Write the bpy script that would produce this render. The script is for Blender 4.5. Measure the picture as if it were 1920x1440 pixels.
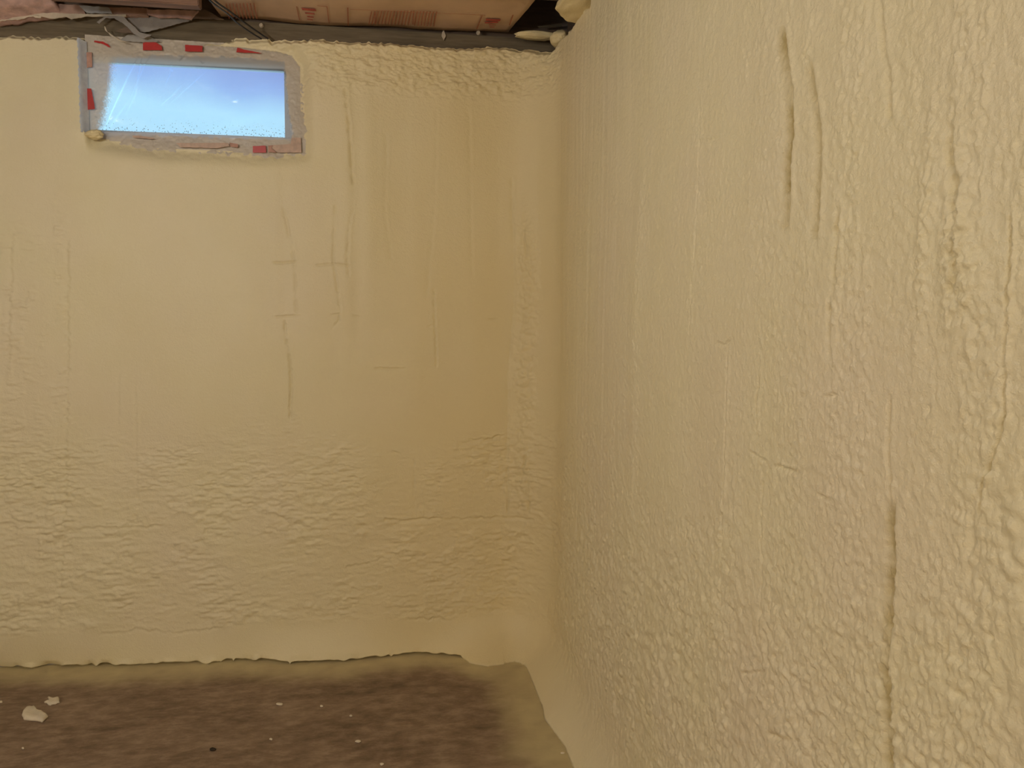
import bpy, bmesh, math, random
import numpy as np
from mathutils import Vector, Matrix
random.seed(4)
for o in list(bpy.data.objects): bpy.data.objects.remove(o)
SC = bpy.context.scene; C = SC.collection
# ------------------------------------------------------------------ camera
CAMZ = 1.33; F = 1440.0
YAW = math.radians(8.0); PITCH = math.radians(4.37); ROLL = 0.008
Rm = Matrix.Rotation(-YAW, 3, 'Z') @ Matrix.Rotation(math.pi/2 - PITCH, 3, 'X') @ Matrix.Rotation(ROLL, 3, 'Z')
cd = bpy.data.cameras.new('camera'); cam = bpy.data.objects.new('camera', cd); C.objects.link(cam)
cam.matrix_world = Matrix.Translation((0, 0, CAMZ)) @ Rm.to_4x4()
cd.sensor_width = 36; cd.lens = F/1920*36; cd.clip_start = .02
SC.camera = cam
SC.view_settings.view_transform = 'Standard'; SC.view_settings.look = 'None'
SC.view_settings.exposure = 0.0; SC.view_settings.gamma = 1; SC.view_settings.use_curve_mapping = False
# ------------------------------------------------------------------ daylight sky (seen only through the window)
W = bpy.data.worlds.new('sky'); SC.world = W; W.use_nodes = True
nt = W.node_tree; nt.nodes.clear()
def wn(t, **k):
    n = nt.nodes.new(t)
    for a, b in k.items(): setattr(n, a, b)
    return n
out = wn('ShaderNodeOutputWorld'); bg = wn('ShaderNodeBackground'); tc = wn('ShaderNodeTexCoord')
sx = wn('ShaderNodeSeparateXYZ'); nz = wn('ShaderNodeTexNoise'); nz.inputs['Scale'].default_value = 5; nz.inputs['Detail'].default_value = 3
ad = wn('ShaderNodeMath', operation='MULTIPLY_ADD'); ad.inputs[1].default_value = .09
rp = wn('ShaderNodeValToRGB')
nt.links.new(tc.outputs['Generated'], sx.inputs[0]); nt.links.new(tc.outputs['Generated'], nz.inputs['Vector'])
nt.links.new(nz.outputs[0], ad.inputs[0]); nt.links.new(sx.outputs['Z'], ad.inputs[2]); nt.links.new(ad.outputs[0], rp.inputs[0])
els = [(0.0, (.58, 1.0, 1.28)), (.295, (.55, .98, 1.28)), (.322, (.35, .58, 1.08)), (.345, (.29, .43, .92)), (.42, (.27, .41, .92)), (1.0, (.22, .34, .88))]
cr = rp.color_ramp
while len(cr.elements) < len(els): cr.elements.new(.5)
for e, (p, c) in zip(cr.elements, els): e.position = p; e.color = (*c, 1)
nt.links.new(rp.outputs[0], bg.inputs[0]); bg.inputs[1].default_value = 1.15
nt.links.new(bg.outputs[0], out.inputs[0])
# ------------------------------------------------------------------ unseen lamps, added and balanced to spread light over the walls
def area(name, loc, target, size, power, col):
    l = bpy.data.lights.new(name, 'AREA'); l.shape = 'DISK'; l.size = size; l.energy = power; l.color = col
    o = bpy.data.objects.new(name, l); C.objects.link(o); o.location = loc
    o.rotation_euler = (Vector(target)-Vector(loc)).to_track_quat('-Z', 'Y').to_euler(); return o
def bulb(name, loc, r, power, col):
    l = bpy.data.lights.new(name, 'POINT'); l.shadow_soft_size = r; l.energy = power; l.color = col
    o = bpy.data.objects.new(name, l); C.objects.link(o); o.location = loc; return o
bulb('side_fill', (-1.0, 1.3, 2.0), .05, 23, (1, .96, .90))
bulb('far_fill', (-2.6, -1.8, 1.9), .07, 62, (1, .96, .90))
bulb('raking_fill', (-.20, -.95, 2.0), .05, 19, (1, .96, .90))

# ------------------------------------------------------------------ helpers
def ray(px, py):
    return Rm @ Vector(((px-960)/F, -(py-720)/F, -1))
def PY(px, py, Y):
    d = ray(px, py); t = Y/d.y; return Vector((d.x*t, Y, CAMZ+d.z*t))
def PX(px, py, X):
    d = ray(px, py); t = X/d.x; return Vector((X, d.y*t, CAMZ+d.z*t))
def PZ(px, py, Z):
    d = ray(px, py); t = (Z-CAMZ)/d.z; return Vector((d.x*t, d.y*t, Z))

class Mat:
    def __init__(s, name):
        s.m = bpy.data.materials.new(name); s.m.use_nodes = True; s.t = s.m.node_tree
        s.b = s.t.nodes['Principled BSDF']; s.o = s.t.nodes['Material Output']
    def n(s, t, **k):
        x = s.t.nodes.new(t)
        for a, b in k.items():
            if hasattr(x, a): setattr(x, a, b)
        return x
    def l(s, a, b): s.t.links.new(a, b)
    def noise(s, scale, detail=3, rough=.5, vec=None, stretch=None):
        tc = s.n('ShaderNodeTexCoord'); v = tc.outputs['Object']
        if stretch:
            mp = s.n('ShaderNodeMapping'); mp.inputs['Scale'].default_value = stretch; s.l(v, mp.inputs[0]); v = mp.outputs[0]
        x = s.n('ShaderNodeTexNoise'); x.inputs['Scale'].default_value = scale; x.inputs['Detail'].default_value = detail
        x.inputs['Roughness'].default_value = rough; s.l(v, x.inputs['Vector']); return x.outputs[0]
    def ramp(s, fac, stops):
        r = s.n('ShaderNodeValToRGB'); s.l(fac, r.inputs[0]); e = r.color_ramp.elements
        while len(e) < len(stops): e.new(.5)
        for q, (p, c) in zip(e, stops): q.position = p; q.color = (*c, 1)
        return r.outputs[0]
    def mix(s, fac, a, b):
        m = s.n('ShaderNodeMix'); m.data_type = 'RGBA'
        for i, v in ((0, fac), (6, a), (7, b)):
            if isinstance(v, (int, float)): m.inputs[i].default_value = v
            elif isinstance(v, tuple): m.inputs[i].default_value = (*v, 1)
            else: s.l(v, m.inputs[i])
        return m.outputs[2]
    def bump(s, h, strength, dist, prev=None):
        b = s.n('ShaderNodeBump'); b.inputs['Strength'].default_value = strength; b.inputs['Distance'].default_value = dist
        s.l(h, b.inputs['Height'])
        if prev: s.l(prev, b.inputs['Normal'])
        return b.outputs[0]
def simple(name, col, rough=.6, var=.25, scale=20, bump=0, metal=0, spec=.5, stretch=None):
    m = Mat(name); f = m.noise(scale, 4, .6, stretch=stretch)
    c0 = tuple(x*(1-var) for x in col); c1 = tuple(min(1, x*(1+var)) for x in col)
    m.l(m.ramp(f, [(.3, c0), (.7, c1)]), m.b.inputs['Base Color'])
    m.b.inputs['Roughness'].default_value = rough; m.b.inputs['Metallic'].default_value = metal
    m.b.inputs['Specular IOR Level'].default_value = spec
    if bump: m.l(m.bump(f, .6, bump), m.b.inputs['Normal'])
    return m.m

# ---- materials
def foam_mat():
    m = Mat('spray_foam')
    big = m.noise(1.3, 2, .5); mid = m.noise(9, 3, .6)
    c = m.ramp(big, [(.3, (.82, .715, .495)), (.55, (.83, .74, .475)), (.75, (.825, .715, .50))])
    c = m.mix(.12, c, m.ramp(mid, [(.3, (.70, .60, .38)), (.7, (.84, .76, .62))]))
    # thin places in the foam are yellower (attribute painted from the foam thickness)
    at = m.n('ShaderNodeAttribute'); at.attribute_name = 'thin'
    c = m.mix(at.outputs['Fac'], c, (.46, .35, .13))
    ay = m.n('ShaderNodeAttribute'); ay.attribute_name = 'bounce_tint'  # yellow bounce light of the corner, painted into the foam colour
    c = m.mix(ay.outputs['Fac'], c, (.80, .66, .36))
    m.l(c, m.b.inputs['Base Color'])
    m.b.inputs['Roughness'].default_value = .42; m.b.inputs['Specular IOR Level'].default_value = .35
    n1 = m.bump(m.noise(170, 3, .6), .7, .0022)
    n2 = m.bump(m.noise(480, 2, .5), .6, .0008, n1)
    m.l(n2, m.b.inputs['Normal']); return m.m
FOAM = foam_mat()
FOAM_PLAIN = simple('foam_plain', (.77, .665, .48), .5, .05, 8, .0015)
def floor_mat():
    m = Mat('concrete_floor')
    a = m.noise(3.2, 6, .65, stretch=(1, 2.2, 1)); b = m.noise(14, 5, .7, stretch=(1, 2, 1)); d = m.noise(70, 3, .6)
    c = m.ramp(a, [(.3, (.15, .095, .055)), (.5, (.255, .17, .108)), (.68, (.38, .27, .18))])
    c = m.mix(.45, c, m.ramp(b, [(.34, (.09, .056, .03)), (.5, (.25, .168, .108)), (.64, (.44, .32, .22))]))
    c = m.mix(m.ramp(d, [(.70, (0, 0, 0)), (.78, (.35, .35, .35))]), c, (.38, .32, .25))
    at = m.n('ShaderNodeAttribute'); at.attribute_name = 'overspray'
    mm = m.n('ShaderNodeMath', operation='MULTIPLY'); m.l(at.outputs['Fac'], mm.inputs[0]); mm.inputs[1].default_value = 1
    c = m.mix(mm.outputs[0], c, (.62, .52, .29))
    m.l(c, m.b.inputs['Base Color']); m.b.inputs['Roughness'].default_value = .62
    m.l(m.bump(b, .4, .004), m.b.inputs['Normal']); return m.m
def film_mat():
    m = Mat('plastic_sheet')
    am = m.n('ShaderNodeAttribute'); am.attribute_name = 'mist'
    ac = m.n('ShaderNodeAttribute'); ac.attribute_name = 'crease'
    sp = m.noise(330, 2, .5)
    # speckled edge of the overspray
    ma = m.n('ShaderNodeMath', operation='SUBTRACT'); m.l(sp, ma.inputs[0]); ma.inputs[1].default_value = .5
    mb = m.n('ShaderNodeMath', operation='MULTIPLY_ADD'); m.l(ma.outputs[0], mb.inputs[0]); mb.inputs[1].default_value = .9; m.l(am.outputs['Fac'], mb.inputs[2])
    rmp = m.n('ShaderNodeMapRange'); m.l(mb.outputs[0], rmp.inputs[0]); rmp.inputs[1].default_value = .30; rmp.inputs[2].default_value = .72
    rmp.inputs[3].default_value = 0; rmp.inputs[4].default_value = .93; rmp.clamp = True
    trp = m.n('ShaderNodeBsdfTransparent'); trp.inputs[0].default_value = (.94, .96, .97, 1)
    trl = m.n('ShaderNodeBsdfTranslucent'); trl.inputs[0].default_value = (.85, .9, .92, 1)
    mx = m.n('ShaderNodeMath', operation='MULTIPLY_ADD'); m.l(ac.outputs['Fac'], mx.inputs[0]); mx.inputs[1].default_value = .6; mx.inputs[2].default_value = .24
    ag = m.n('ShaderNodeAttribute'); ag.attribute_name = 'glint'; mg = m.n('ShaderNodeMath', operation='MULTIPLY_ADD'); mg.inputs[1].default_value = -.24; mg.use_clamp = True; m.l(ag.outputs['Fac'], mg.inputs[0]); m.l(mx.outputs[0], mg.inputs[2])
    m.l(m.mix(ag.outputs['Fac'], (.92, .94, .96), (1., 1., 1.)), trp.inputs[0])
    m1 = m.n('ShaderNodeMixShader'); m.l(mg.outputs[0], m1.inputs[0]); m.l(trp.outputs[0], m1.inputs[1])
    dif = m.n('ShaderNodeBsdfDiffuse'); dif.inputs[0].default_value = (.92, .93, .95, 1); mh = m.n('ShaderNodeMixShader'); mh.inputs[0].default_value = .6
    m.l(trl.outputs[0], mh.inputs[1]); m.l(dif.outputs[0], mh.inputs[2]); m.l(mh.outputs[0], m1.inputs[2])
    gl = m.n('ShaderNodeBsdfGlossy'); gl.inputs['Roughness'].default_value = .16
    m2 = m.n('ShaderNodeMixShader'); fr = m.n('ShaderNodeFresnel'); fr.inputs[0].default_value = 1.35
    m.l(fr.outputs[0], m2.inputs[0]); m.l(m1.outputs[0], m2.inputs[1]); m.l(gl.outputs[0], m2.inputs[2])
    m.b.inputs['Base Color'].default_value = (.66, .58, .47, 1); m.b.inputs['Roughness'].default_value = .5
    mt = m.n('ShaderNodeBsdfTranslucent'); mt.inputs[0].default_value = (.62, .56, .48, 1)
    m3 = m.n('ShaderNodeMixShader'); m3.inputs[0].default_value = .16; m.l(m.b.outputs[0], m3.inputs[1]); m.l(mt.outputs[0], m3.inputs[2])
    m4 = m.n('ShaderNodeMixShader'); m.l(rmp.outputs[0], m4.inputs[0]); m.l(m2.outputs[0], m4.inputs[1]); m.l(m3.outputs[0], m4.inputs[2])
    m.l(m4.outputs[0], m.o.inputs[0]); return m.m
def wood_mat(name, c0, c1):
    m = Mat(name); f = m.noise(6, 5, .6, stretch=(1, 12, 12))
    m.l(m.ramp(f, [(.3, c0), (.7, c1)]), m.b.inputs['Base Color']); m.b.inputs['Roughness'].default_value = .8
    m.l(m.bump(f, .4, .003), m.b.inputs['Normal']); return m.m
FLOOR = floor_mat(); FILM = film_mat()
SILLW = wood_mat('sill_wood', (.11, .085, .05), (.20, .155, .095))
JOISTW = wood_mat('joist_wood', (.16, .085, .055), (.30, .17, .11))
DARKW = wood_mat('dark_wood', (.13, .09, .06), (.20, .14, .10))
KRAFT = simple('kraft_paper', (.68, .48, .33), .55, .12, 5, .002)
KRAFT2 = simple('kraft_pinkish', (.46, .29, .22), .6, .2, 14, .002)
PINK = simple('pink_fibre', (.60, .40, .36), .9, .25, 30, .006)
INK = simple('red_ink', (.50, .10, .07), .6, .25, 60)
INKF = simple('faded_red_ink', (.48, .18, .10), .6, .15, 60)
TAPE = simple('red_tape', (.50, .035, .03), .35, .1, 40)
TAPEF = simple('misted_red_tape', (.48, .26, .19), .6, .2, 40)
TAPEG = simple('misted_pink_tape', (.56, .40, .31), .6, .2, 40)
PAPER = simple('torn_paper', (.55, .47, .36), .8, .15, 30, .001)
GREYP = simple('grey_plastic', (.33, .30, .27), .35, .2, 18)
EDGEP = simple('white_plastic', (.74, .80, .95), .3, .15, 30)
BLUEP = simple('bluish_plastic', (.42, .43, .45), .25, .15, 18)
BLACK = simple('black_rubber', (.02, .019, .022), .5, .2, 30)
VINYL = simple('white_vinyl', (.72, .74, .76), .4, .03, 10)
CONC = simple('concrete', (.38, .36, .33), .9, .15, 12, .003)
SUB = simple('subfloor', (.22, .15, .09), .8, .25, 9, .002)
CRACKD = simple('dark_pebble', (.03, .02, .01), .8, .2, 30)

def tag(o, label=None, cat=None, group=None, kind=None):
    if label: o['label'] = label
    if cat: o['category'] = cat
    if group: o['group'] = group
    if kind: o['kind'] = kind
    return o
def link(name, me, mat, parent=None):
    o = bpy.data.objects.new(name, me); C.objects.link(o)
    if mat: me.materials.append(mat)
    if parent is not None: o.parent = parent; o.matrix_parent_inverse = parent.matrix_world.inverted() if False else Matrix()
    return o
def obj(name, bm, mat, parent=None, smooth=False):
    me = bpy.data.meshes.new(name); bmesh.ops.recalc_face_normals(bm, faces=bm.faces); bm.to_mesh(me); bm.free()
    if smooth: me.polygons.foreach_set('use_smooth', [True]*len(me.polygons))
    return link(name, me, mat, parent)
def box(bm, a, b, bev=0):
    r = bmesh.ops.create_cube(bm, size=1); vs = r['verts']
    for v in vs: v.co = Vector([(a[i]+b[i])/2 + v.co[i]*(b[i]-a[i]) for i in range(3)])
    if bev:
        es = list({e for v in vs for e in v.link_edges}); bmesh.ops.bevel(bm, geom=es, offset=bev, segments=2, affect='EDGES')
def boxobj(name, a, b, mat, parent=None, bev=0):
    bm = bmesh.new(); box(bm, a, b, bev); return obj(name, bm, mat, parent)
def grid_mesh(name, P, mask=None, attrs={}, flip=False):
    """P: rows x cols x 3, mask: (rows-1)x(cols-1) cells kept"""
    nr, nc = P.shape[:2]; idx = np.arange(nr*nc).reshape(nr, nc)
    q = np.stack([idx[:-1, :-1], idx[:-1, 1:], idx[1:, 1:], idx[1:, :-1]], -1)
    if flip: q = q[..., ::-1]
    q = q[mask] if mask is not None else q.reshape(-1, 4)
    used = np.zeros(nr*nc, bool); used[q.ravel()] = True; rm = np.cumsum(used)-1
    q = rm[q]; V = P.reshape(-1, 3)[used]
    me = bpy.data.meshes.new(name); me.vertices.add(len(V)); me.vertices.foreach_set('co', V.astype(np.float32).ravel())
    me.loops.add(q.size); me.loops.foreach_set('vertex_index', q.ravel().astype(np.int32))
    me.polygons.add(len(q)); me.polygons.foreach_set('loop_start', np.arange(0, q.size, 4, dtype=np.int32))
    me.polygons.foreach_set('loop_total', np.full(len(q), 4, np.int32)); me.polygons.foreach_set('use_smooth', np.ones(len(q), bool))
    for k, a in attrs.items():
        at = me.attributes.new(k, 'FLOAT', 'POINT'); at.data.foreach_set('value', a.reshape(-1)[used].astype(np.float32))
    me.update(calc_edges=True); return me
# ---- numpy noise
rs = np.random.RandomState(7)
TAB = rs.rand(16, 256, 256).astype(np.float32)
def vn(x, y, seed=0):
    x = x + 1000; y = y + 1000
    xi = np.floor(x).astype(int); yi = np.floor(y).astype(int); fx = x-xi; fy = y-yi
    fx = fx*fx*fx*(fx*(fx*6-15)+10); fy = fy*fy*fy*(fy*(fy*6-15)+10); T = TAB[seed % 16]
    x0 = xi & 255; x1 = (xi+1) & 255; y0 = yi & 255; y1 = (yi+1) & 255
    return ((T[x0, y0]*(1-fx)+T[x1, y0]*fx)*(1-fy)+(T[x0, y1]*(1-fx)+T[x1, y1]*fx)*fy)*2-1
def fbm(x, y, seed=0, o=3, g=.5):
    r = 0; a = 1
    for i in range(o): r = r + a*vn(x*2**i, y*2**i, seed+i); a *= g
    return r
def cells(x, y, seed=0):
    x = x+500; y = y+500; xi = np.floor(x).astype(int); yi = np.floor(y).astype(int); best = np.full(np.shape(x), 9.)
    for i in (-1, 0, 1):
        for j in (-1, 0, 1):
            cx = xi+i; cy = yi+j; a = TAB[seed % 16][cx & 255, cy & 255]; b = TAB[(seed+5) % 16][cy & 255, cx & 255]
            best = np.minimum(best, (cx+a-x)**2+(cy+b-y)**2)
    return np.sqrt(best)
def ss(a, b, x):
    t = np.clip((x-a)/(b-a), 0, 1); return t*t*(3-2*t)
def band(x, a, b, s): return ss(a-s, a+s, x)*(1-ss(b-s, b+s, x))

# ------------------------------------------------------------------ foam shell: one path, back wall > rounded corner > right wall
Y0 = 3.06; XC = .585; R = .2
UB = XC-R; LA = math.pi*R/2; UR = UB+LA
def path(u):
    th = np.clip((u-UB)/R, 0, math.pi/2)
    x = np.where(u < UB, u, UB+R*np.sin(th)); y = np.where(u < UB, Y0, np.where(u < UR, Y0-R+R*np.cos(th), Y0-R-(u-UR)))
    nx = -np.sin(th); ny = -np.cos(th); return x, y, nx, ny
def uy(y): return UR+(Y0-R-y)
_U = np.linspace(-3, UR+2.75, 24000); _x, _y, _, _ = path(_U); _A = np.arctan2(_x, _y)
def bk(px, py):                                                 # photo point -> (u, z) on the foam path
    d = ray(px, py); u = float(np.interp(math.atan2(d.x, d.y), _A, _U)); x, y, _, _ = path(np.array(u))
    return u, CAMZ+d.z*float(y)/d.y
rt = bk
# skirt: where the foam meets the floor
bot = [(-60, 1254), (0, 1252), (60, 1255), (80, 1250), (92, 1247), (110, 1249), (120, 1253), (140, 1252), (170, 1248), (185, 1250), (200, 1248), (230, 1252), (260, 1248), (320, 1247), (370, 1243), (395, 1246), (415, 1241), (470, 1239), (480, 1243), (490, 1239), (545, 1246), (600, 1243), (660, 1240), (700, 1235), (740, 1231), (785, 1227), (850, 1230), (865, 1233), (880, 1243), (915, 1250)]
su, sv = [], []
for a, b in bot: p = PZ(a, b, 0); su.append(p.x); sv.append(Y0-p.y)
pr = [PZ(a, b, 0) for a, b in [(1003, 1290), (1018, 1325), (1022, 1350), (1045, 1380), (1060, 1400), (1075, 1440)]]
p = PZ(986, 1252, 0); su.append(UB+LA/2); sv.append(math.hypot(p.x-(XC-R), p.y-(Y0-R)) * -1 + R if (p.x > XC-R and p.y > Y0-R) else .09)
for p in pr: su.append(uy(p.y)); sv.append(XC-p.x)
su += [uy(1.6), uy(.5), uy(-1)]; sv += [.05, .05, .05]
su = np.array(su); sv = np.array(sv)
ug = np.linspace(-3.2, 6, 4600); sg_ = np.interp(ug, su, sv); kw = np.exp(-np.linspace(-2.2, 2.2, 121)**2); kw /= kw.sum()
sm = np.convolve(np.pad(sg_, 60, mode='edge'), kw, 'valid')
# foam upper edge
top = [(-200, 60), (0, 62), (120, 61), (150, 64), (175, 70), (240, 73), (330, 72), (420, 66), (500, 70), (560, 73), (590, 70), (640, 75), (680, 77), (780, 82), (870, 90), (905, 87), (950, 86), (1000, 91), (1028, 97)]
tu, tz = [], []
for a, b in top: q = bk(a, b); tu.append(q[0]); tz.append(q[1])
for a, b in [(1037, 94), (1052, 70), (1066, 56), (1078, 36), (1084, 14), (1104, 2)]: q = rt(a, b); tu.append(q[0]); tz.append(q[1])
tu += [uy(2.25), uy(1.9), uy(-1.5)]; tz += [2.62, 2.66, 2.66]; tu[0] = -2.9
o_ = np.argsort(tu); tu = np.array(tu)[o_]; tz = np.array(tz)[o_]
YF = Y0+.028                                                   # plane of the plastic sheet
hole_px = [(157, 74), (205, 77), (262, 77), (300, 79), (440, 87), (520, 96), (548, 104), (563, 125), (567, 285), (520, 288), (470, 288), (410, 284), (300, 280), (240, 270), (190, 262), (163, 252)]
HOLE = np.array([[PY(a, b, YF).x, PY(a, b, YF).z] for a, b in hole_px])
def inpoly(X, Z, poly):
    r = np.zeros(X.shape, bool); n = len(poly)
    for i in range(n):
        x1, z1 = poly[i]; x2, z2 = poly[(i+1) % n]
        if z1 == z2: continue
        c = ((z1 > Z) != (z2 > Z)) & (X < (x2-x1)*(Z-z1)/(z2-z1)+x1); r ^= c
    return r
def dpoly(X, Z, poly):
    d = np.full(X.shape, 9.); n = len(poly)
    for i in range(n):
        a = poly[i]; b = poly[(i+1) % n]; ab = b-a; t = np.clip(((X-a[0])*ab[0]+(Z-a[1])*ab[1])/(ab@ab), 0, 1)
        d = np.minimum(d, np.hypot(X-a[0]-t*ab[0], Z-a[1]-t*ab[1]))
    return d
# grooves: (points px, depth mm, half width mm, jitter mm, side) 'B' back / 'R' right ; V vertical / H horizontal
GR = [
 ('R', 'V', [(1470, 50), (1478, 110), (1486, 170), (1487, 250), (1481, 300), (1480, 380), (1475, 430)], 9, 13, 1.2, .9),
 ('R', 'V', [(1520, 110), (1533, 200), (1540, 260), (1538, 350), (1533, 455)], 7, 10, 1.2, .5),
 ('R', 'V', [(1575, 390), (1572, 480), (1568, 540), (1561, 600), (1562, 690)], 6, 7.5, 2.5, .25),
 ('R', 'V', [(1645, -20), (1650, 60), (1660, 130), (1668, 230)], 4, 6, 2.5, .15),
 ('R', 'V', [(1680, 940), (1678, 1010), (1681, 1060), (1676, 1100), (1671, 1180), (1664, 1250), (1668, 1350), (1669, 1460)], 7, 8, 1.6, .7),
 ('R', 'V', [(1673, 740), (1670, 830), (1674, 945)], 4, 4, 1.5, .2),
 ('R', 'V', [(1780, 215), (1784, 300), (1792, 380), (1800, 500), (1793, 560)], 7, 7, 3, .3),
 ('R', 'V', [(1893, 400), (1896, 440), (1890, 600), (1884, 680), (1886, 780), (1868, 850), (1846, 910), (1838, 980)], 5, 3, .5, .2),
 ('R', 'V', [(1366, 640), (1362, 740), (1360, 830), (1357, 950)], 5, 4, 2.0, .2),
 ('R', 'V', [(1424, 705), (1417, 760), (1420, 800), (1416, 825)], 5, 4, 2.0, .3),
 ('R', 'V', [(1309, 190), (1308, 300), (1303, 450), (1294, 620)], 3, 4, 2, .1),
 ('R', 'V', [(1430, 900), (1425, 980), (1430, 1080), (1428, 1200)], 4, 4, 3, .1),
 ('R', 'V', [(1357, 960), (1355, 1180)], 3, 4, 3, .1),
 ('R', 'V', [(1777, 1180), (1775, 1280)], 3, 3, 1, .1),
 ('R', 'H', [(1300, 262), (1325, 262), (1345, 257)], 4, 3, 1, 0),
 ('R', 'H', [(1342, 640), (1358, 646), (1372, 634)], 4, 3, 1, 0),
 ('R', 'H', [(1283, 970), (1310, 998)], 3, 3, 1, 0),
 ('R', 'H', [(1405, 845), (1440, 868)], 4, 3, 1, 0),
 ('R', 'H', [(1448, 872), (1475, 878), (1508, 886)], 5, 3, 1, 0),
 ('R', 'H', [(1535, 926), (1568, 938)], 5, 3, 1, 0),
 ('R', 'H', [(1545, 745), (1580, 738)], 4, 3, 1, 0),
 ('R', 'H', [(1440, 1375), (1475, 1385)], 6, 5, 1, 0),
 ('R', 'H', [(1395, 1262), (1440, 1258)], 5, 4, 1, 0),
 ('B', 'V', [(530, 385), (540, 430), (548, 460), (553, 500), (557, 590)], 2.6, 6, 2, .15),
 ('B', 'V', [(535, 600), (538, 640), (545, 680), (548, 720), (545, 760), (546, 790)], 5.0, 5, 2, .2),
 ('B', 'V', [(648, 165), (655, 230), (659, 290), (663, 348)], 4.5, 6, 2, .15),
 ('B', 'V', [(662, 395), (655, 420), (652, 480), (655, 520)], 3.2, 6, 3, .15),
 ('B', 'V', [(629, 380), (625, 480), (633, 540), (639, 580), (637, 600), (624, 616)], 3.6, 5, 1.5, .1),
 ('B', 'V', [(725, 250), (722, 400), (735, 490)], 1.3, 8, 3, .1),
 ('B', 'V', [(820, 200), (815, 400), (800, 560)], 1.1, 8, 3, .1),
 ('B', 'V', [(815, 540), (817, 620), (820, 690)], 3.6, 5, 2.5, .1),
 ('B', 'V', [(880, 200), (884, 420), (887, 520)], 1.2, 9, 3, .1),
 ('B', 'V', [(960, 330), (965, 560), (953, 700), (952, 870)], 2.5, 7, 2, .1),
 ('B', 'V', [(984, 425), (988, 480)], 5, 3, 1, .6),
 ('B', 'V', [(952, 875), (953, 965)], 5, 4, 1.5, .5),
 ('B', 'V', [(987, 850), (980, 893)], 6, 4, 2, .6),
 ('B', 'V', [(991, 898), (992, 965)], 5, 4, 1.5, .6),
 ('B', 'V', [(776, 860), (779, 970)], 2.5, 5, 2, .1),
 ('B', 'V', [(252, 720), (256, 940)], 1.8, 6, 2, 0),
 ('B', 'V', [(222, 700), (220, 800)], 1.6, 6, 2, 0),
 ('B', 'V', [(128, 450), (126, 700), (122, 900), (110, 1180)], 3, 8, 5, 0),
 ('B', 'V', [(22, 440), (16, 700)], 2.5, 8, 5, 0),
 ('B', 'H', [(510, 492), (535, 492), (558, 489)], 5, 4, .7, .15),
 ('B', 'H', [(590, 497), (626, 494), (662, 498)], 3.4, 4, .7, .1),
 ('B', 'H', [(515, 594), (566, 591)], 4, 4, .7, .1),
 ('B', 'H', [(618, 590), (640, 589)], 3, 4, .7, .1),
 ('B', 'H', [(658, 591), (676, 594)], 4, 4, .7, .1),
 ('B', 'H', [(700, 691), (732, 692), (762, 690)], 4.5, 4, 1.5, .1),
 ('B', 'H', [(800, 613), (812, 609)], 4, 4, .5, .1),
 ('B', 'H', [(910, 598), (935, 599)], 3.6, 4, .5, .2),
 ('B', 'H', [(718, 974), (760, 977), (800, 972), (860, 974), (960, 971), (1000, 976)], 5, 5, 2, .2),
 ('B', 'H', [(520, 970), (560, 978)], 4, 5, 3, .1),
 ('B', 'H', [(150, 992), (230, 988), (270, 990), (305, 985)], 4, 5, 2, .1),
 ('B', 'H', [(860, 1085), (900, 1076), (985, 1070)], 3, 5, 3, .2),
 ('B', 'H', [(880, 826), (910, 824), (945, 817)], 4, 4, 3, .2),
 ('B', 'H', [(735, 846), (752, 852)], 5, 4, 1, .2),
 ('B', 'H', [(640, 1064), (655, 1063), (720, 1048)], 3, 5, 3, .2),
 ('B', 'H', [(0, 1164), (22, 1160), (50, 1156)], 6, 5, 3, .1),
 ('B', 'H', [(180, 1192), (260, 1180), (330, 1187), (420, 1176)], 2.4, 5, 3, .1),
 ('B', 'H', [(760, 1160), (790, 1158), (850, 1160)], 4, 5, 4, .1),
 ('B', 'H', [(375, 327), (385, 337)], 4, 4, 1, 0),
]
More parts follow.
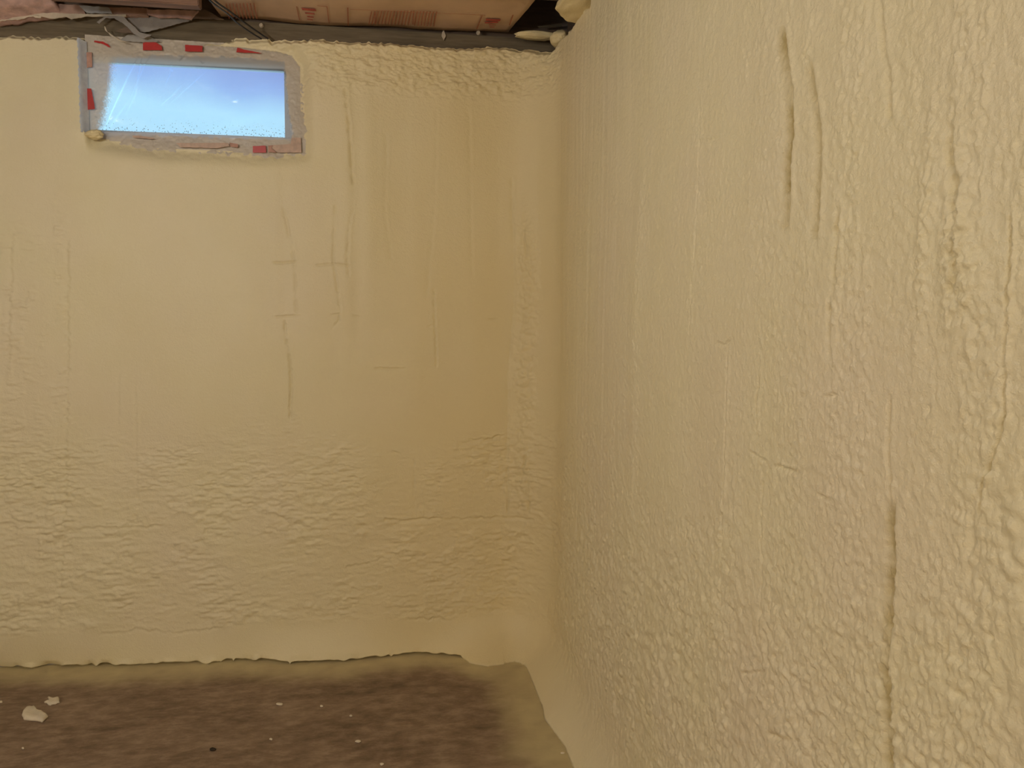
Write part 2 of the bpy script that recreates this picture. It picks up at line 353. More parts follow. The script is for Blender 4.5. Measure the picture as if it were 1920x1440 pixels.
def foam(U, Z):
    """thickness relief in metres and 'thin' (yellow) mask for arrays U, Z"""
    h = np.zeros(U.shape); thin = np.zeros(U.shape)
    right = ss(UR-.12, UR+.1, U); back = 1-right
    h += (.013-.007*right)*vn(U/.55, Z/.6, 1) + (.005-.002*right)*vn(U/.16, Z/.35, 2)
    h += .0022*vn(U/.045, Z/.9, 3)*back*(ss(-.9, -.3, U)*.8+.2)*ss(.9, 1.5, Z) + .0016*vn(U/.02, Z/.5, 5)*right*(1-ss(UR+.7, UR+1.2, U))
    wx = .35*vn(U/.03, Z/.03, 6); wy = .35*vn(U/.03, Z/.03, 7)
    # back wall: overlapping crinkles, stronger low down and in a few columns
    c1 = 1-cells(U/.034+wx, Z/.019+wy, 8); c2 = 1-cells(U/.017+wx*.7, Z/.011+wy*.7, 9)
    lowm = (1-ss(.55, 1.05, Z+.16*vn(U/.3, Z/.2, 10)))*ss(.12, .17, Z)
    def col(px, w, z0, z1): 
        u = bk(px, 720)[0]; return np.exp(-((U-u+.01*vn(Z/.1, Z*0, 11))/w)**2)*band(Z, z0, z1, .12)
    cm = col(40, .09, .35, 1.75)+.8*col(120, .045, .2, 1.8)+.6*col(545, .04, .35, .95)
    cr = col(985, .042, .55, 1.75)
    pat = .35+.65*ss(-.35, .45, fbm(U/.12, Z/.09, 12, 2))
    m = np.clip(lowm*pat+.6*cm*ss(-.4, .4, vn(U/.03, Z/.06, 8)), 0, 1.3)*back
    slow = ss(-.2, .6, vn(U/.06, Z/.035, 4))
    h += m*(.0055*c1*slow+.0016*c2+.0036*fbm(U/.034, Z/.011, 13, 3, .55))
    h += cr*(.0120*(1-cells(U/.022+wx, Z/.024+wy, 14))+.005)
    # everything: fine skin
    h += .0007*fbm(U/.008, Z/.007, 15, 2)*(.5+.5*right)
    # crinkled lip under the sill
    lip = ss(2.17, 2.27, Z)*back*(1-band(U, -1.48, -.72, .04))
    h += lip*(.006*(1-cells(U/.04+wx+Z*3, Z/.024+wy, 2))*ss(-.3, .4, vn(U/.07, Z/.04, 5))+.0035*fbm(U/.018+Z*8, Z/.012, 3, 3))
    # right wall: popcorn, coarser towards the near end and the floor
    yy = Y0-R-(U-UR); near = 1-ss(.5, 1.5, yy); lowr = 1-ss(.45, 1.25, Z+.1*vn(U/.2, Z/.2, 5))
    p1 = 1-cells(U/.0095+.5*wx, Z/.0095+.5*wy, 1); p2 = 1-cells(U/.021+wx, Z/.019+wy, 3); p3 = 1-cells(U/.007+.3*wx, Z/.0085+.3*wy, 6)
    rough = ss(-.25, .45, fbm(U/.055, Z/.4, 9, 2)+.25*near+.35*lowr)
    a1 = (.0006+.0016*rough)*(.35+.65*np.clip(near+lowr, 0, 1))
    h += right*(a1*p1*1.25 + .0011*p3*(.4+.6*near))
    ff = fbm(U/.011, Z/.010, 12, 3, .6)
    h += right*(.0008+.0009*np.clip(near+lowr, 0, 1.5))*ff*(.4+.6*rough)
    h += right*lowr*ss(.10, .3, Z)*(.0042*p2*ss(-.2, .6, vn(U/.07, Z/.05, 11))+.0034*fbm(U/.024+Z/.05, Z/.018-U/.06, 7, 3))
    def rc(px, py, wu, wz): 
        a, b = rt(px, py); return np.exp(-((U-a)/wu)**2-((Z-b)/wz)**2)
    h += right*(rc(1815, 520, .030, .075)*.0055*p2+rc(1790, 480, .018, .05)*.004*p1*2+rc(1900, 1000, .03, .08)*.006*p2+rc(1735, 430, .012, .15)*.003*p1*2)
    h += right*rc(1905, 1100, .035, .12)*(.003*p2)
    # soft rib at px 1195
    a, b = rt(1195, 620); h += right*np.exp(-((U-a)/.035)**2)*band(Z, .75, 1.75, .1)*(.0015+.003*p2)
    for w, k, pts, dp, hw, jt, th in GR:
        f = bk if w == 'B' else rt
        q = np.array([f(*p) for p in pts]); dp *= .001; hw *= .001; jt *= .001
        if w == 'B': dp *= 1.35
        elif k == 'V': dp *= (.85 if th > .4 else 1.25); hw *= (1.5 if th > .4 else 1.15)
        else: dp *= 1.3
        jt *= (2.0 if k == 'H' and jt >= .0015 else 1)
        if k == 'V':
            q = q[np.argsort(q[:, 1])]; a0, a1_ = q[0, 1], q[-1, 1]; pad = hw*8
            sel = (U > q[:, 0].min()-pad) & (U < q[:, 0].max()+pad) & (Z > a0-.03) & (Z < a1_+.03)
            u = U[sel]; z = Z[sel]
            t = u-np.interp(z, q[:, 1], q[:, 0])+jt*fbm(z/.012, z*0+3.3, 4, 2)
            L = band(z, a0+.006, a1_-.006, .012)
            brk = .35+.65*ss(-.5, .25, fbm(z/.03, z*0+dp*900, 6, 2))
        else:
            q = q[np.argsort(q[:, 0])]; a0, a1_ = q[0, 0], q[-1, 0]; pad = hw*8
            sel = (Z > q[:, 1].min()-pad) & (Z < q[:, 1].max()+pad) & (U > a0-.03) & (U < a1_+.03)
            u = U[sel]; z = Z[sel]
            t = -(z-np.interp(u, q[:, 0], q[:, 1])+jt*fbm(u/.014, u*0+3.3, 4, 2))*1.0
            t = -t if w == 'R' else -t
            L = band(u, a0+.006, a1_-.006, .012)
            brk = .5+.5*ss(-.5, .25, fbm(u/.03, u*0+dp*900, 6, 2))
        g = np.where(t < 0, np.exp(-(t/(hw*1.25))**(4 if w == 'R' and k == 'V' else 2)), np.exp(-(t/(min(hw, .007)*(.4 if w == 'R' else .85)))**2))*L*brk
        lipg = np.exp(-((t-min(hw, .008)*1.1)/(min(hw, .008)*.9))**2)*L
        h[sel] += -dp*g*(1-.25*right[sel]*(cells(u/.013, z/.013, 2) < .45))+dp*.28*lipg
        thin[sel] = np.maximum(thin[sel], th*g)
    return h, thin
# rows / columns
zr = np.concatenate([np.arange(0, .70, .0046), np.arange(.70, 1.8, .0033), np.arange(1.8, 2.851, .0050)])
ZT = 2.85
uc = list(np.arange(-2.9, -1.55, .012)); u = -1.55
while u < UR: uc.append(u); u += .0040
y = Y0-R
while y > -1.6:
    uc.append(uy(y)); y -= max(.0014, .0021*y) if y > .5 else .02
uc = np.array(uc); SPLIT = np.searchsorted(uc, UB+LA/2)
def shell(us):
    U, V = np.meshgrid(us, zr)
    zt = np.interp(U, tu, tz)+.0035*vn(U/.012, U*0, 3)+.004*vn(U/.04, U*0, 4)
    Z = np.where(V > 2.1, 2.1+(V-2.1)*(zt-2.1)/(ZT-2.1), V)
    h, thin = foam(U, Z)
    h *= .25+.75*ss(.05, .16, Z)
    # taper into the plastic sheet around the window, a thick lip on its left
    d = dpoly(U, Z, HOLE); ins = inpoly(U, Z, HOLE)
    leftside = ss(-.02, .0, (HOLE[0][0]+.004)-U)
    tp = np.exp(-(d/.035)**2)*(1-leftside); nearw = d < .12
    h = np.where(nearw, h*(1-tp)+(-(YF-Y0)-.002)*tp+.004*tp*fbm(U/.02, Z/.012, 2, 2)*ss(0, .012, d), h)
    lp = np.exp(-((U-HOLE[0][0]+.02)/.05)**2)*band(Z, HOLE[-1][1]-.02, HOLE[0][1]+.03, .03)*leftside; h += .006*lp
    # skirt
    s = np.interp(U, su, sv)+.0025*vn(U/.02, U*0, 7)*(U < UR); s0 = np.interp(U, ug, sm)
    h = h+s0*np.clip(1-Z/.17, 0, 1)**2+(s-s0)*np.clip(1-Z/.03, 0, 1)**1.3
    # top rounds back over the wall
    e = (zt-Z); h -= .035*(1-ss(0, .022, e))*(1-ss(2.5, 2.6, zt))
    # floor gap
    gap = .0125*band(U, -3.5, PZ(866, 1235, 0).x, .004)*(1-.9*sum(np.exp(-((U-PZ(a, 1248, 0).x)/w)**2) for a, w in ((181, .011), (384, .018), (733, .006), (411, .003), (434, .003), (543, .003))))
    gap = gap*(.75+.35*vn(U/.03, U*0, 9))+.0012*ss(UR-.05, UR+.05, U)*(vn(U/.05, U*0, 2) > .1)
    Z = np.where(Z < .03, gap+(Z/.03)*(.03-gap), Z)
    x, yv, nx, ny = path(U)
    P = np.stack([x+nx*h, yv+ny*h, Z], -1)
    tuck = np.stack([x+nx*(h-.09), yv+ny*(h-.09), Z+.0], -1)[0:1]
    back_ = np.stack([x-nx*.06, yv-ny*.06, Z], -1)[0:1]; back_[..., 2] = -.002
    P = np.concatenate([back_, tuck, P], 0); thin = np.concatenate([thin[:1], thin[:1], thin], 0); ins = np.concatenate([ins[:1], ins[:1], ins], 0)
    keep = ~(ins[:-1, :-1] & ins[1:, 1:] & ins[1:, :-1] & ins[:-1, 1:])
    xu = np.concatenate([U[:1], U[:1], U], 0); zu = np.concatenate([Z[:1], Z[:1], Z], 0)
    bounce_tint = .92*np.exp(-((xu-.30)/.62)**2)*(1-.5*ss(1.6, 2.4, zu)*ss(UB, UR+.2, xu))*(.88+.12*vn(xu/.2, zu/.3, 9))  # corner bounce light and lens colour shading painted as yellower foam
    return P, keep, thin, bounce_tint
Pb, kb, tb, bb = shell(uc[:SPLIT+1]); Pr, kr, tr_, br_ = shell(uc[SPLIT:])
wb = link('wall_back', grid_mesh('wall_back', Pb, kb, {'thin': tb, 'bounce_tint': bb}), FOAM); tag(wb, kind='structure', label='cream spray foam on the far wall around the small window')
wr = link('wall_right', grid_mesh('wall_right', Pr, kr, {'thin': tr_, 'bounce_tint': br_}), FOAM); tag(wr, kind='structure', label='cream spray foam on the near right wall with vertical grooves')

# ------------------------------------------------------------------ floor
fx = np.arange(-3.6, 1.0, .014); fy = np.concatenate([np.arange(-2.6, 1.6, .1), np.arange(1.6, 3.25, .014)])
X, Y = np.meshgrid(fx, fy)
contX = [PZ(a, b, 0) for a, b in bot]
ec = np.interp(X, [p.x for p in contX], [p.y for p in contX])
er = np.interp(Y, [p.y for p in pr][::-1], [p.x for p in pr][::-1])
w = .025*fbm(X/.12, Y/.12, 3, 3)
mb_ = 1-ss(.02, .22, (ec-Y)+w); mr_ = 1-ss(.04, .24, (er-X)+w*1.3)
mc = 1-ss(.05, .26, np.hypot(np.maximum(er-X, 0), np.maximum(ec-Y, 0))+w)
spray = np.maximum(np.maximum(mb_, mr_), mc*.9)*(.88+.12*fbm(X/.04, Y/.04, 5, 2))
Zf = .0015*fbm(X/.2, Y/.2, 6, 3)*(1-ss(2.7, 2.9, Y)); Zf = np.minimum(Zf, 0)
fl = link('floor', grid_mesh('floor', np.stack([X, Y, Zf], -1), None, {'overspray': np.clip(spray, 0, 1)}), FLOOR); tag(fl, kind='structure')

# ------------------------------------------------------------------ rest of the room
tag(boxobj('wall_left', (-3.5, -2.5, 0), (-3.4, 3.3, 2.75), FOAM_PLAIN), kind='structure')
tag(boxobj('wall_front', (-3.4, -2.5, 0), (.9, -2.4, 2.75), FOAM_PLAIN), kind='structure')
tag(boxobj('ceiling', (-3.5, -2.5, 2.75), (.95, 3.4, 2.79), SUB), kind='structure')
# concrete behind the foam, with the window opening cut
hx0, hx1 = HOLE[:, 0].min(), HOLE[:, 0].max(); hz0, hz1 = HOLE[:, 1].min(), HOLE[:, 1].max()
YW = 3.24                                                       # plane of the glass
a = PY(186, 108, YW); b = PY(539, 262, YW); gx0, gx1, gz0, gz1 = a.x-.06, b.x, b.z-.004, PY(370, 120, YW).z
cx0, cx1, cz0, cz1 = gx0-.05, gx1+.05, gz0-.05, gz1+.045
bm = bmesh.new()
for q in (((-3.5, 3.115, -.02), (cx0, 3.30, 2.40)), ((cx1, 3.115, -.02), (.9, 3.30, 2.40)), ((cx0, 3.115, -.02), (cx1, 3.30, cz0)), ((cx0, 3.115, cz1), (cx1, 3.30, 2.40))): box(bm, *q)
tag(obj('trim_1', bm, CONC), kind='structure', label='concrete foundation wall hidden behind the foam')
tag(boxobj('trim_2', (XC+.065, -2.5, 0), (.95, 3.115, 2.75), DARKW), kind='structure', label='dark timber behind the foam of the right wall')

# sill plate and rim
zs = PY(600, 56, 3.11).z
tag(boxobj('trim_3', (-3.4, 3.105, 2.30), (.66, 3.14, zs+.015), SILLW, bev=.003), kind='structure', label='weathered grey brown sill plate above the foam')
tag(boxobj('trim_4', (-3.4, 3.14, 2.36), (.66, 3.20, 2.76), DARKW), kind='structure', label='dark rim board behind the insulation')
# ceiling joists running along the far wall
zj = PY(480, -3, 2.70).z
for k, yj in enumerate((2.60, 2.20, 1.80, 1.40, 1.0, .60, .2, -.2)):
    boxobj('joist', (-3.4, yj, zj+.03), (XC+.06, yj+.038, 2.75), DARKW if yj > 2.5 else JOISTW, bpy.data.objects['ceiling'], bev=.002)

# ------------------------------------------------------------------ window
w1 = bpy.data.objects.new('window_1', None); C.objects.link(w1); tag(w1, kind='structure', label='small basement window glowing blue behind plastic')
bm = bmesh.new(); t = .035
box(bm, (cx0, YW-.03, cz0), (gx0+.0, YW+.04, cz1), .003); box(bm, (gx1, YW-.03, cz0), (cx1, YW+.04, cz1), .003)
box(bm, (gx0, YW-.03, cz0), (gx1, YW+.04, gz0), .003); box(bm, (gx0, YW-.03, gz1), (gx1, YW+.04, cz1), .003)
obj('frame', bm, VINYL, w1)
bm = bmesh.new()
for q in (((gx0, YW-.012, gz1-.012), (gx1, YW+.02, gz1)), ((gx0, YW-.012, gz0), (gx1, YW+.02, gz0+.010)), ((gx1-.008, YW-.012, gz0), (gx1, YW+.02, gz1)), ((gx0, YW-.012, gz0), (gx0+.01, YW+.02, gz1))): box(bm, *q, .002)
obj('sash', bm, VINYL, w1)
gm = Mat('window_glass'); gt = gm.n('ShaderNodeBsdfTransparent'); gt.inputs[0].default_value = (.95, .97, .97, 1); gg = gm.n('ShaderNodeBsdfGlossy'); gg.inputs['Roughness'].default_value = .02
gx = gm.n('ShaderNodeMixShader'); gf = gm.n('ShaderNodeFresnel'); gf.inputs[0].default_value = 1.45
gd = gm.n('ShaderNodeBsdfDiffuse'); gd.inputs[0].default_value = (.02, .02, .018, 1)
vo = gm.n('ShaderNodeTexVoronoi'); vo.inputs['Scale'].default_value = 95; tcg = gm.n('ShaderNodeTexCoord'); gm.l(tcg.outputs['Object'], vo.inputs['Vector'])
sg = gm.n('ShaderNodeSeparateXYZ'); gm.l(tcg.outputs['Object'], sg.inputs[0])
mr = gm.n('ShaderNodeMapRange'); gm.l(sg.outputs['Z'], mr.inputs[0]); mr.inputs[1].default_value = gz0; mr.inputs[2].default_value = gz0+.09; mr.inputs[3].default_value = .30; mr.inputs[4].default_value = .0
ls = gm.n('ShaderNodeMath', operation='LESS_THAN'); gm.l(vo.outputs['Distance'], ls.inputs[0]); gm.l(mr.outputs[0], ls.inputs[1])
gm.l(gf.outputs[0], gx.inputs[0]); gm.l(gt.outputs[0], gx.inputs[1]); gm.l(gg.outputs[0], gx.inputs[2])
g2 = gm.n('ShaderNodeMixShader'); mlt = gm.n('ShaderNodeMath', operation='MULTIPLY'); mlt.inputs[1].default_value = .55
gm.l(ls.outputs[0], mlt.inputs[0]); gm.l(mlt.outputs[0], g2.inputs[0]); gm.l(gx.outputs[0], g2.inputs[1]); gm.l(gd.outputs[0], g2.inputs[2]); gm.l(g2.outputs[0], gm.o.inputs[0])
pn = boxobj('pane', (gx0+.004, YW, gz0+.004), (gx1-.004, YW+.004, gz1-.004), gm.m, w1); tag(pn, label='glass pane with dark specks along its bottom')
# plastic sheet taped over the opening
fxs = np.linspace(hx0+.004, hx1+.03, 420); fzs = np.linspace(hz0-.03, hz1+.012, 230); X, Z = np.meshgrid(fxs, fzs)
def pf(a, b): p = PY(a, b, YF); return p.x, p.z
clear = np.array([pf(*q) for q in [(212, 108), (300, 104), (440, 106), (532, 116), (540, 190), (549, 262), (400, 258), (300, 254), (184, 252), (192, 225), (203, 180)]])
ins = inpoly(X, Z, clear); d = dpoly(X, Z, clear); sd = np.where(ins, -d, d)
# broad soft mist on the left, sharper elsewhere
lw = 1-ss(pf(220, 180)[0], pf(300, 180)[0], X)
wd = .012+.032*lw
mist = ss(-1, 1, (sd+.004*fbm(X/.015, Z/.015, 2, 3))/wd)
mist = mist*(1-.25*ss(pf(300, 105)[1]-.0, pf(300, 98)[1], Z)*0)
mist *= 1-.38*band(Z, pf(370, 285)[1], pf(370, 256)[1], .01)*0
# thin mist along the top strip so the frame shows through
crease = np.zeros(X.shape); hf = .006*vn(X/.25, Z/.12, 3)+.0016*vn(X/.05+Z/.04, Z/.06, 4)
CRE = [((258, 108), (218, 190), (192, 250), 1.3, 1.0), ((268, 95), (262, 130), (250, 190), .9, .45), ((285, 100), (272, 120), (240, 195), 1.2, .30), ((240, 190), (215, 225), (200, 248), 2.0, .35), ((322, 118), (318, 140), (309, 160), 1.1, .30),
       ((340, 160), (320, 180), (300, 198), 1.0, .50), ((388, 132), (350, 165), (318, 194), 1.1, .38), ((262, 150), (250, 185), (236, 215), 1.5, .25), ((205, 150), (200, 200), (190, 245), 3, .2),
       ((500, 215), (440, 232), (380, 245), 9, .10), ((420, 180), (500, 160), (530, 158), 6, .06), ((350, 102), (342, 108), (335, 114), 1.3, .9), ((328, 103), (345, 107), (352, 104), 1.0, .6), ((374, 113), (379, 118), (384, 117), 1.1, .6),
       ((318, 128), (322, 133), (324, 130), 1.4, .5), ((390, 99), (400, 101), (412, 102), .9, .8), ((440, 131), (470, 133), (520, 136), 2, .25), ((300, 99), (400, 103), (520, 108), 1.2, .35), ((435, 189), (442, 188), (447, 186), 1.2, .5)]
for p0, p1, p2, wdt, am in CRE:
    pts = [np.array(pf(*p)) for p in (p0, p1, p2)]; best = np.full(X.shape, 9.); tt = np.zeros(X.shape)
    for i in (0, 1):
        a, b = pts[i], pts[i+1]; ab = b-a; t = np.clip(((X-a[0])*ab[0]+(Z-a[1])*ab[1])/(ab@ab), 0, 1)
        dd = np.hypot(X-a[0]-t*ab[0], Z-a[1]-t*ab[1]); sel = dd < best; best = np.where(sel, dd, best); tt = np.where(sel, (i+t)/2, tt)
    g = np.exp(-(best/(wdt*.0021))**2)*np.sin(np.pi*np.clip(tt*.9+.05, 0, 1))
    crease = np.maximum(crease, am*g); hf += .0010*am*np.exp(-(best/(wdt*.004))**2)
zt_ = np.interp(X, [pf(215, 117)[0], pf(528, 128)[0]], [pf(215, 117)[1], pf(528, 128)[1]]); zb_ = np.interp(X, [pf(195, 247)[0], pf(541, 260)[0]], [pf(195, 247)[1], pf(541, 260)[1]])
glint = crease.copy(); crease = np.zeros(X.shape)  # bright glints on the creases are painted in as clearer film
crease = np.maximum(crease, np.maximum(ss(-.004, .002, Z-zt_), ss(-.004, .002, zb_-Z))*.72)
hf += .0012*fbm(X/.012, Z/.01, 8, 2)*mist
Pf = np.stack([X, YF-hf*np.minimum(1, ss(0, .05, X-hx0)+.2), Z], -1)
me = grid_mesh('plastic_sheet', Pf, None, {'mist': np.clip(mist, 0, 1), 'crease': crease, 'glint': np.clip(glint*1.3, 0, 1)})
sheet = link('plastic_sheet', me, FILM)
tag(sheet, 'clear plastic sheet taped over the small window, its edges misted with foam', 'plastic sheet')
# the sheet turns along the thick foam lip at its left
bm = bmesh.new(); n = 60; z0, z1 = HOLE[-1][1]-.002, HOLE[0][1]-.010; prev = None
for i in range(n+1):
    z = z0+(z1-z0)*i/n; x = hx0+(pf(161, 252)[0]*0+(HOLE[-1][0]-HOLE[0][0])*(1-i/n))*1.0+HOLE[0][0]-hx0
    jit = .0015*math.sin(i*1.7)+.0012*math.sin(i*.63)
    row = [bm.verts.new((x-.004+jit, Y0-.020, z)), bm.verts.new((x+.001+jit*.6, Y0-.014, z)), bm.verts.new((x+.003, Y0+.0, z)), bm.verts.new((x+.012, YF-.006, z))]
    if prev:
        for k in range(3): bm.faces.new((prev[k], prev[k+1], row[k+1], row[k]))
    prev = row
ed = obj('sheet_edge', bm, EDGEP, sheet, True); tag(ed, label='bluish edge of plastic along the foam')
# tape
def flat(name, pts, mat, parent=None, Yp=YF-.011, th=.0012, label=None, Zp=None, Xp=None, jag=0):
    bm = bmesh.new(); P = []
    n = len(pts)
    for i in range(n):
        a, b = pts[i], pts[(i+1) % n]
        ln = max(1, int(math.hypot(a[0]-b[0], a[1]-b[1])/4)) if jag else 1
        for k in range(ln):
            t = k/ln; P.append((a[0]+(b[0]-a[0])*t+random.uniform(-jag, jag)*(k > 0), a[1]+(b[1]-a[1])*t+random.uniform(-jag, jag)))
    yp = Yp if callable(Yp) else (lambda a, b: Yp)
    vs = [bm.verts.new(PZ(a, b, Zp) if Zp else PY(a, b, yp(a, b))) for a, b in P]
    f = bm.faces.new(vs)
    r = bmesh.ops.extrude_face_region(bm, geom=[f])
    dv = Vector((0, 0, th)) if Zp else Vector((0, th, 0))
    for v in r['geom']:
        if isinstance(v, bmesh.types.BMVert): v.co += dv
    bmesh.ops.triangulate(bm, faces=[f for f in bm.faces if len(f.verts) > 4])
    o = obj(name, bm, mat, parent)
    if label: tag(o, label=label)
    return o
TP = [([(268, 79), (290, 78), (303, 86), (304, 94), (268, 94)], TAPE, 'bright red tape, widest piece above the window'),
      ([(347, 84), (380, 86), (379, 97), (347, 96)], TAPE, 'bright red tape, second piece above the window'),
      ([(445, 89), (458, 93), (492, 100), (443, 98)], TAPE, 'thin red wedge of tape at the top right'),
      ([(177, 76), (193, 78), (203, 83), (207, 89), (203, 88), (192, 82), (176, 79)], TAPE, 'narrow curved red tape in the top left corner'),
      ([(162, 98), (172, 98), (173, 126), (163, 127)], TAPEF, 'faded tape on the left side under the corner'),
      ([(158, 166), (171, 166), (178, 204), (165, 206)], TAPE, 'bright red tape tilted on the left side'),
      ([(430, 267), (446, 270), (446, 277), (432, 275)], TAPEF, 'dull red tape under the middle of the window'),
      ([(474, 274), (498, 273), (499, 286), (474, 286)], TAPE, 'bright red tape below the window'),
      ([(503, 273), (512, 272), (509, 278), (519, 286), (503, 285)], TAPEF, 'torn red tape beside the bright piece'),
      ([(512, 272), (545, 270), (547, 258), (564, 258), (565, 286), (521, 286), (510, 278)], TAPEG, 'misted pinkish tape in the lower right corner'),
      ([(330, 268), (428, 268), (430, 274), (404, 278), (338, 276)], TAPEG, 'misted pinkish tape along the bottom'),
      ([(248, 254), (262, 254), (290, 259), (286, 261), (250, 258)], TAPEG, 'small misted tape at the lower left')]
for pts, m_, lb in TP: flat('tape', pts, m_, sheet, label=lb, jag=.25)

# ------------------------------------------------------------------ ceiling insulation
def lump(name, loc, size, mat, parent=None, seed=0, amp=.25, sub=3, freq=2.5):
    from mathutils import noise as mn
    bm = bmesh.new(); bmesh.ops.create_icosphere(bm, subdivisions=sub, radius=1)
    for v in bm.verts:
        k = 1+amp*mn.noise(v.co*freq+Vector((seed*7.1, 3, 1)))+amp*.5*mn.noise(v.co*freq*2.3+Vector((1, seed*3.3, 1)))
        v.co = Vector((v.co.x*k*size[0], v.co.y*k*size[1], v.co.z*k*size[2]))+Vector(loc)
    o = obj(name, bm, mat, parent, True); at = o.data.attributes.new('bounce_tint', 'FLOAT', 'POINT')
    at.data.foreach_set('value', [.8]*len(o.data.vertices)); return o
# the long kraft-faced batt in the first bay
KZ = PY(760, 51, 3.09).z
bt = bpy.data.objects.new('insulation_batt', None); C.objects.link(bt)
tag(bt, 'brown paper-faced insulation batt with red print above the foam wall', 'insulation batt')
def kz(x, y): return KZ+.004*math.sin(x*5)+.003*math.sin(x*13+y*9)
kl = PZ(383, 20, KZ); 
us_ = np.linspace(0, 1, 60); vs_ = np.linspace(0, 1, 14); P = np.zeros((14, 60, 3))
for j, v in enumerate(vs_):
    for i, u_ in enumerate(us_):
        yv = 3.10-(3.10-2.645)*v
        xl = PZ(418, 37, KZ).x+(PZ(388, 0, KZ).x-PZ(418, 37, KZ).x)*min(1, v*1.3)
        xr = PZ(955, 57, KZ).x+(PZ(1004, 8, KZ).x-PZ(955, 57, KZ).x)*min(1, v*1.25)
        x = xl+(xr-xl)*u_; P[j, i] = (x, yv, kz(x, yv)+.018*(max(0, v-.92)/.08)+.0016*vn(np.array(x/.05), np.array(yv/.05), 3))
kf = link('paper_facing', grid_mesh('paper_facing', P), KRAFT, bt)
md = kf.modifiers.new('t', 'SOLIDIFY'); md.thickness = .0015
bm = bmesh.new(); box(bm, (P[0, 0, 0]+.10, 2.67, KZ+.01), (P[0, -1, 0]-.01, 3.095, KZ+.12), .015); obj('fibre', bm, PINK, bt)
# print on the paper
def strokes(name, quads, mat):
    bm = bmesh.new()
    for (x0, y0), (x1, y1), wd in quads:
        a = Vector(PZ(x0, y0, KZ)); b = Vector(PZ(x1, y1, KZ)); dr = (b-a).normalized(); pr_ = Vector((-dr.y, dr.x, 0))*wd/2
        cs = [a+pr_, b+pr_, b-pr_, a-pr_]
        for c_ in cs: c_.z = kz(c_.x, c_.y)-.0042
        lo = [bm.verts.new(c_) for c_ in cs]; hi = [bm.verts.new(c_+Vector((0, 0, .0006))) for c_ in cs]
        bm.faces.new(lo); bm.faces.new(hi[::-1])
        for i in range(4): bm.faces.new((lo[i], lo[(i+1) % 4], hi[(i+1) % 4], hi[i]))
    return tag(obj(name, bm, mat, bt), kind='stuff')
q = []
for (a, b, dx) in ((690, 770, 6.2), (776, 818, 6.0)):
    x = a
    while x < b: q.append(((x+7, 18+.03*(x-690)), (x+1.5, 44+.03*(x-690)), .0035)); x += dx
for x in np.arange(428, 486, 6.5): q.append(((x-4, 4), (x+2, 34), .004))
strokes('printed_lines', q, INKF)
q = [((556, 9), (562, 34), .003), ((613, 7), (617, 38), .003), ((595, 6), (613, 7), .003), ((652, 9), (653, 44), .004), ((904, 28), (894, 54), .004), ((962, 28), (955, 48), .004), ((704, 20), (703, 43), .003), ((776, 20), (774, 45), .004), ((656, 12), (910, 27), .0015)]
strokes('printed_frames', q, INKF)
q = [((566, 13), (592, 14), .018), ((572, 20), (590, 21), .009), ((576, 26), (588, 27), .008), ((576, 31), (587, 32), .006),
     ((911, 36), (938, 38), .019), ((909, 42), (934, 42), .014), ((916, 46.5), (930, 47), .005), ((918, 51), (927, 51.5), .005)]
strokes('printed_emblem', q, INK)
# dark blocking board at the upper left
za = PY(300, 14, 2.80).z
tag(boxobj('blocking_board', (PY(96, 10, 2.80).x, 2.76, za), (PY(378, 10, 2.80).x, 2.805, 2.745), JOISTW, bev=.003), 'reddish wooden blocking board with dark underside at the upper left', 'wooden board')
# pink batt drooping at the far left
pk = bpy.data.objects.new('insulation_batt', None); C.objects.link(pk); tag(pk, 'pinkish insulation batt sagging over the sill at the upper left corner', 'insulation batt')
us_ = np.linspace(PY(-420, 10, 3.0).x, PY(100, 10, 3.0).x, 110); vs_ = np.linspace(0, 1, 26); U, V = np.meshgrid(us_, vs_)
Zb = np.interp(us_, [PY(a, b, 3.06).x for a, b in [(-420, 30), (0, 39), (20, 38), (45, 33), (70, 31), (100, 24)]], [PY(a, b, 3.06).z for a, b in [(-420, 30), (0, 39), (20, 38), (45, 33), (70, 31), (100, 24)]])
Zb = Zb[None, :]+np.zeros(U.shape)
ang = V*math.pi*.9
Yb = 3.088-.20*V+.004*fbm(U/.05, V/.2, 3, 3); Zz = Zb+.012+.05*V**1.5+.008*fbm(U/.13, V/.35, 6, 3)*(V*2).clip(0, 1)+.002*fbm(U/.02, V*6, 2, 2)
me = grid_mesh('fibre', np.stack([U, Yb, Zz], -1)); fo = link('fibre', me, PINK, pk); md = fo.modifiers.new('t', 'SOLIDIFY'); md.thickness = -.02
tb_ = flat('torn_facing', [(0, 38), (30, 30), (60, 24), (80, 26), (76, 34), (66, 33), (58, 31), (44, 36), (20, 38), (0, 40)], PAPER, pk, Yp=3.04, jag=1.2)
